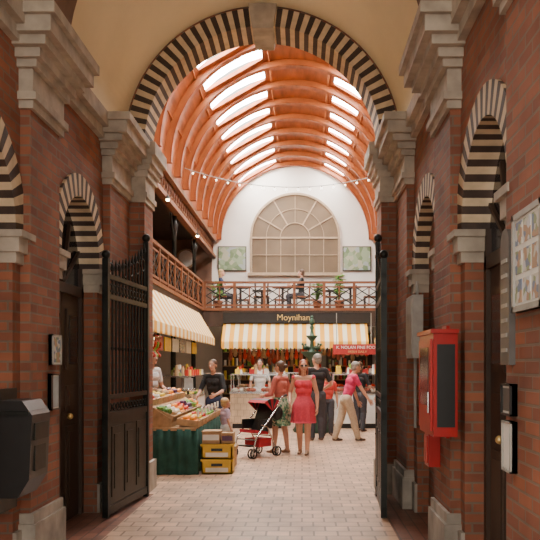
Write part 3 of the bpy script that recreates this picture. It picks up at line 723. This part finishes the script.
def person(name,loc,yaw,H,top,bottom,shoe,skin,hair,lean=0,hands=None,feet=None,sleeve=.55,chestz=.84,skirt=None,hs='short',fem=False,legcov=2,pz=.52,turn=0,extra=None,knee=(0,1,0),scale_head=1,hd=None,toe=None):
    k=.93 if fem else 1
    hx=.052; sh=.103*k
    RL=rotm('X',-lean); pel=Vector((0,0,pz))
    U=lambda p: pel+RL@(Vector(p)-Vector((0,0,.52)))
    feet=feet or [(-.055,.0,.042),(.055,-.01,.042)]
    hands=hands or [(-.15,.03,.50),(.15,.03,.50)]
    hipL=Vector((-hx,0,pz)); hipR=Vector((hx,0,pz))
    seg=[]
    def add(kind,p0,r0,p1,r1): seg.append((kind,Vector(p0)*H,r0*H,Vector(p1)*H,r1*H))
    for i,(hp,ft) in enumerate(((hipL,feet[0]),(hipR,feet[1]))):
        kn,an=ik(hp,ft,.245,.235,knee)
        lc=.006 if legcov>=2 else 0
        add('thigh',hp,.054+lc*.5,kn,.035+lc); 
        mid=kn.lerp(an,.3)-Vector((0,.006,0))
        add('calf1',kn,.034+lc,mid,.033+lc); add('calf2',mid,.033+lc,an,.021+lc*1.3)
        t=(toe[i] if toe else (0,1,0)); t=Vector(t).normalized()
        heel=an+Vector((0,0,-.022))-t*.018; tp=an+t*.085+Vector((0,0,-.028))
        add('foot',heel,.019,tp,.014); add('foot',an,.02,heel.lerp(tp,.6),.018)
    add('pelvis',pel+Vector((-.032,0,.0)),.056,pel+Vector((.032,0,.0)),.056)
    add('pelvis',pel+RL@Vector((-.022,-.012,-.02)),.05,pel+RL@Vector((.022,-.012,-.02)),.05)
    w=.042 if fem else .049
    add('torso',U((-.025,0,.60)),w,U((.025,0,.60)),w); add('torso',U((0,0,.55)),w+.006,U((0,0,.62)),w)
    add('torso',U((-.035,.002,.67)),.05 if fem else .056,U((.035,.002,.67)),.05 if fem else .056)
    add('torso',U((-.045*k,0,.745)),.052 if fem else .058,U((.045*k,0,.745)),.052 if fem else .058)
    add('torso',U((-.03,0,.62)),w,U((-.04*k,0,.74)),.05); add('torso',U((.03,0,.62)),w,U((.04*k,0,.74)),.05)
    if fem:
        for s_ in(-1,1): add('torso',U((s_*.036,.032,.735)),.030,U((s_*.036,.02,.755)),.028)
    for s_ in(-1,1): add('torso',U((0,-.005,.80)),.036,U((s_*sh*.85,-.003,.807)),.032)
    add('neck',U((0,-.005,.82)),.027 if fem else .032,U((0,.008,.885)),.026 if fem else .030)
    HRt=RL@rotm('X',(hd[1] if hd else 0)+lean*.5); 
    if hd: HRt=rotm('Z',hd[0])@HRt
    hc=U((0,.010,.935)); q=scale_head
    Hd=lambda *p: hc+HRt@(Vector(p)*q)
    fing=MB(); SKN=skin
    for i,hd_ in enumerate(hands):
        s_=-1 if i==0 else 1; shd=U((s_*sh,-.003,.805))
        el,wr=ik(shd,hd_,.17,.148,(s_*.5,-1,-.2))
        add('uarm',shd,.030,el,.022); add('farm1',el,.0215,el.lerp(wr,.35),.0215); add('farm2',el.lerp(wr,.35),.0215,wr,.0145)
        d=(wr-el).normalized(); nn=Vector((-s_,0,0)); nn=nn-d*nn.dot(d)
        if nn.length<.2: nn=Vector((0,0,-1))-d*(-d.z)
        nn.normalize(); wv=d.cross(nn)
        fwd=Vector((0,1,.3)); 
        if wv.dot(fwd)<0: wv=-wv
        for o_ in(-.012,.0,.012): add('palm',wr+d*.008+wv*o_*.6,.0105,wr+d*.050+wv*o_,.0095)
        for j,(o_,L) in enumerate(((.018,.040),(.006,.045),(-.006,.042),(-.018,.033))):
            p=wr+d*.048+wv*o_; ang=.25
            for kx,fr_ in enumerate((.42,.32,.26)):
                dd=d*math.cos(ang)+nn*math.sin(ang); p2=p+dd*L*fr_*1.05; rr=(.0052,.0048,.0042)[kx]
                fing.tube(p*H,p2*H,rr*H,rr*H*.93,SKN,7); fing.ball(p2*H,rr*H*.93,SKN,7,5); p=p2; ang+=.35
        p=wr+d*.014+wv*.014; dd=(d*.7+wv*.6+nn*.25).normalized(); p2=p+dd*.024; fing.tube(p*H,p2*H,.0065*H,.0055*H,SKN,7); fing.ball(p2*H,.0055*H,SKN,7,5); p3=p2+(d*.95+wv*.15+nn*.3).normalized()*.02; fing.tube(p2*H,p3*H,.0055*H,.0048*H,SKN,7); fing.ball(p3*H,.0048*H,SKN,7,5)
    bm_=MB()
    for kd,p0,r0,p1,r1 in seg:
        bm_.ball(p0,r0,'paper',14,10); bm_.ball(p1,r1,'paper',14,10); bm_.tube(p0,p1,r0,r1,'paper',14)
    bm_.ball(Hd(0,-.008,.012)*H,(.044*q*H,.054*q*H,.050*q*H),'paper',18,14,R=HRt)
    bm_.ball(Hd(0,.012,-.025)*H,(.033*q*H,.038*q*H,.042*q*H),'paper',16,12,R=HRt)
    bm_.ball(Hd(0,.042,-.052)*H,(.014*q*H,.010*q*H,.010*q*H),'paper',10,8,R=HRt)
    bm_.tube(Hd(0,.044,.004)*H,Hd(0,.060,-.018)*H,.005*q*H,.009*q*H,'paper',8); bm_.ball(Hd(0,.058,-.018)*H,.009*q*H,'paper',8,6)
    for s_ in(-1,1): bm_.ball(Hd(s_*.044,-.002,-.008)*H,(.007*q*H,.012*q*H,.018*q*H),'paper',10,8,R=HRt)
    raw=bm_.obj('tmp',recalc=True,origin=(0,0,0))
    md=raw.modifiers.new('r','REMESH'); md.mode='VOXEL'; md.voxel_size=.0085*max(H/1.6,.7)
    ms=raw.modifiers.new('s','SMOOTH'); ms.factor=.5; ms.iterations=4
    dg=C.evaluated_depsgraph_get(); me=D.meshes.new_from_object(raw.evaluated_get(dg)); D.objects.remove(raw)
    nv=len(me.vertices); co=np.zeros(nv*3); me.vertices.foreach_get('co',co); co=co.reshape(-1,3)
    no=np.zeros(nv*3); me.vertices.foreach_get('normal',no); no=no.reshape(-1,3)
    mats=[top,bottom,shoe,skin]
    RLi=np.array(RL.transposed())
    def lab(P):
        best=np.full(len(P),1e9); out=np.full(len(P),3)
        headz=((P/H-np.array(pel))@RLi.T)[:,2]+.52
        for kd,p0,r0,p1,r1 in seg:
            a=np.array(p0);d=np.array(p1-p0);t=np.clip(((P-a)@d)/max(d@d,1e-9),0,1)
            dist=np.linalg.norm(P-a-t[:,None]*d,axis=1)-(r0+(r1-r0)*t)
            if kd=='foot': l=np.full(len(P),2)
            elif kd=='thigh': l=np.where(t<=(legcov if legcov<1 else 2),1,3)
            elif kd=='calf1': l=np.where(t*.3<=legcov-1,1,3)
            elif kd=='calf2': l=np.where(.3+t*.7<=legcov-1+.001,1,3)
            elif kd=='pelvis': l=np.where(headz>.575,0,1)
            elif kd=='torso': l=np.where(headz>chestz,3,np.where(headz<.565,1,0))
            elif kd=='uarm': l=np.where(t<=sleeve,0,3)
            elif kd=='farm1': l=np.where(t*.35<=sleeve-1,0,3)
            elif kd=='farm2': l=np.where(.35+t*.65<=sleeve-1,0,3)
            else: l=np.full(len(P),3)
            m_=dist<best; best=np.where(m_,dist,best); out=np.where(m_,l,out)
        out=np.where(headz>.862,3,out)
        return out
    lv=lab(co)
    fold=.5+.5*np.sin(co[:,2]*38+co[:,0]*25)*np.sin(co[:,1]*30+co[:,2]*13)
    off=np.where(lv<2,.006+.006*fold,0); co=co+no*off[:,None]
    me.vertices.foreach_set('co',co.reshape(-1)); me.materials.clear()
    npg=len(me.polygons); cen=np.zeros(npg*3); me.polygons.foreach_get('center',cen); lf=lab(cen.reshape(-1,3))
    for m_ in mats: me.materials.append(m_)
    me.polygons.foreach_set('material_index',lf.astype(int)); me.polygons.foreach_set('use_smooth',[True]*npg); me.update()
    for s_ in(-1,1):
        fing.ball(Hd(s_*.017,.0445,.002)*H,.0068*q*H,EYW,8,6); fing.ball(Hd(s_*.017,.0490,.002)*H,.0042*q*H,EYE,8,6)
        fing.ball(Hd(s_*.017,.0475,.015)*H,(.010*q*H,.004*q*H,.0022*q*H),hair,8,6,R=HRt)
    fing.ball(Hd(0,.0495,-.037)*H,(.012*q*H,.004*q*H,.0035*q*H),LIP,10,6,R=HRt)
    fing.ball(Hd(0,-.017,.020)*H,(.0495*q*H,.056*q*H,.050*q*H),hair,18,12,R=HRt)
    fing.ball(Hd(0,-.030,-.012)*H,(.043*q*H,.040*q*H,.045*q*H),hair,16,10,R=HRt)
    if hs=='long':
        for s_ in(-1,1): fing.ball(Hd(s_*.036,-.02,-.045)*H,(.016*q*H,.026*q*H,.07*q*H),hair,12,10,R=HRt)
        fing.ball(Hd(0,-.040,-.06)*H,(.042*q*H,.022*q*H,.085*q*H),hair,14,10,R=HRt)
    if hs=='bun': fing.ball(Hd(0,-.075,.01)*H,.025*H,hair,12,8)
    if skirt:
        sm,hem,fl,cy_=skirt; n=64; rows=12; vv=[];ff=[]
        for side_ in(0,1):
            for j in range(rows+1):
                t=j/rows; z=.615+(hem-.615)*t
                rx=.072+ (.040*min(t*3,1)) + fl*t; ry=.058+.030*min(t*3,1)+fl*t*.9
                for i in range(n):
                    a=2*math.pi*i/n; w_=1+.07*t*math.sin(9*a+.7)+.03*t*math.sin(17*a)
                    o_=-.004 if side_ else 0
                    vv.append(Vector(((rx+o_)*w_*math.cos(a),(ry+o_)*w_*math.sin(a)+cy_*t,z+pz-.52))*H)
        N1=(rows+1)*n
        for j in range(rows):
            for i in range(n):
                A=[j*n+i,j*n+(i+1)%n,(j+1)*n+(i+1)%n,(j+1)*n+i]; ff.append(A[::-1]); ff.append([x+N1 for x in A])
        for i in range(n): ff.append([rows*n+i,rows*n+(i+1)%n,N1+rows*n+(i+1)%n,N1+rows*n+i])
        fing.add(vv,ff,sm,True)
    if extra: extra(fing,H,U,Hd)
    ob2=fing.obj('tmp2',recalc=False,origin=(0,0,0)); bo=D.objects.new(name,me); C.collection.objects.link(bo)
    for o in C.selected_objects: o.select_set(False)
    C.view_layer.update()
    with C.temp_override(active_object=bo,object=bo,selected_objects=[bo,ob2],selected_editable_objects=[bo,ob2]): bpy.ops.object.join()
    zmin=min((v.co.z for v in bo.data.vertices)); 
    bo.location=(loc[0],loc[1],loc[2]-zmin); bo.rotation_euler=(0,0,math.radians(yaw))
    return bo
pinkc=cmat('cardigan_rose',(.52,.15,.12)); greens=voronoi_mat('skirt_green_print',[(.08,.24,.13),(.26,.40,.26),(.05,.15,.09),(.45,.45,.32)],28)
redd=cmat('dress_red',(.66,.045,.08)); redd2=cmat('skirt_red',(.58,.05,.085)); blk=cmat('cloth_black',(.018,.018,.02)); pinkp=cmat('polo_magenta',(.60,.03,.12)); beige=cmat('trousers_beige',(.46,.36,.25))
khk=cmat('trousers_dark',(.05,.05,.06)); wht=cmat('cloth_white',(.7,.7,.7)); rdt=cmat('tshirt_red',(.55,.05,.04)); shb=cmat('shoe_brown',(.10,.05,.03),.5); shw=cmat('shoe_white',(.65,.62,.58),.5); lil=cmat('cloth_lilac',(.52,.40,.54)); navy=cmat('cloth_navy',(.03,.04,.09)); fl_=cmat('sandal_tan',(.3,.17,.1),.5)
def glasses(b,H,U,Hd):
    for s_ in(-1,1): b.ball(Hd(s_*.018,.050,.003)*H,(.014*H,.004*H,.010*H),EYE,10,6); b.tube(Hd(s_*.03,.048,.005)*H,Hd(s_*.046,-.0,.003)*H,.0025*H,.0025*H,EYE,5)
person('woman_in_green_skirt',(-.38,13.2,0),60,1.62,pinkc,SK1,fl_,SK1,HB,hands=[(-.07,.18,.62),(.13,.12,.60)],sleeve=1.6,skirt=(greens,.30,.02,0),fem=True,legcov=0,feet=[(-.05,.05,.042),(.05,-.06,.042)],extra=glasses,hs='bun')
person('woman_in_red_dress',(.03,13.0,0),168,1.64,redd,SK1,fl_,SK1,HRd,sleeve=.02,chestz=.785,skirt=(redd2,.335,.018,0),fem=True,legcov=0,hands=[(-.15,.02,.50),(.13,.09,.56)],feet=[(-.045,.04,.042),(.05,-.05,.042)],hs='long',hd=(.3,0),extra=glasses)
person('man_in_black_shirt',(.30,15.4,0),15,1.78,blk,khk,shb,SK1,HG,sleeve=.8,hands=[(-.15,.06,.52),(.14,.12,.60)],hd=(.5,0))
person('person_in_pink_polo',(.90,15.3,0),-78,1.68,pinkp,beige,shb,SK1,HG,lean=.30,sleeve=.7,hands=[(-.14,.20,.46),(.13,.26,.50)],feet=[(-.05,-.13,.042),(.05,.14,.042)])
person('child_in_red_shirt',(.56,16.5,0),185,1.42,rdt,khk,shb,SK2,HD,sleeve=.7,scale_head=1.1)
person('woman_in_black_top',(1.35,17.5,0),-40,1.62,blk,khk,shb,SK1,HB,sleeve=.9,fem=True,hs='long',hands=[(-.12,.15,.62),(.12,.16,.62)])
person('stall_vendor',(-1.66,14.3,0),160,1.66,blk,navy,shb,SK1,HB,sleeve=1.2,fem=True,hs='bun',lean=.12,hands=[(-.11,.2,.60),(.12,.2,.58)])
person('stall_vendor',(-2.74,13.4,0),-120,1.80,wht,navy,shb,SK1,HB,sleeve=.7,lean=.1,hands=[(-.13,.16,.58),(.13,.16,.62)])
person('toddler',(-1.28,12.55,0),-60,.98,lil,wht,shw,SK1,HL,sleeve=.8,scale_head=1.35,legcov=2)
person('market_shopper',(1.78,16.6,0),100,1.70,navy,blk,shb,SK1,HG,sleeve=1.8)
person('shopkeeper',(-1.1,19.6,0),180,1.70,wht,wht,shb,SK1,HD,sleeve=.8)
person('cafe_customer',(-.02,23.22,3.2),90,1.68,blk,khk,shb,SK1,HB,sleeve=1.7,pz=.30,feet=[(-.06,.22,.042),(.06,.22,.042)],hands=[(-.1,.2,.48),(.1,.2,.48)])
person('cafe_customer',(-2.5,23.22,3.2),-90,1.68,navy,khk,shb,SK1,HL,sleeve=.7,pz=.30,fem=True,hs='long',feet=[(-.06,.22,.042),(.06,.22,.042)],hands=[(-.1,.2,.48),(.1,.2,.48)])

# ------------------------------------------------------------ world, camera
w=D.worlds.new('World'); C.scene.world=w; w.use_nodes=True
nt=w.node_tree; bg=nt.nodes['Background']; bg.inputs[0].default_value=(1,.93,.82,1); bg.inputs[1].default_value=2.9
cam=D.cameras.new('camera'); co=D.objects.new('camera',cam); C.collection.objects.link(co)
co.location=(0,0,1.55); co.rotation_euler=(math.pi/2,0,0); cam.lens=50; cam.sensor_width=36; cam.shift_x=-32/540; cam.shift_y=95/540; cam.clip_start=.05
C.scene.camera=co
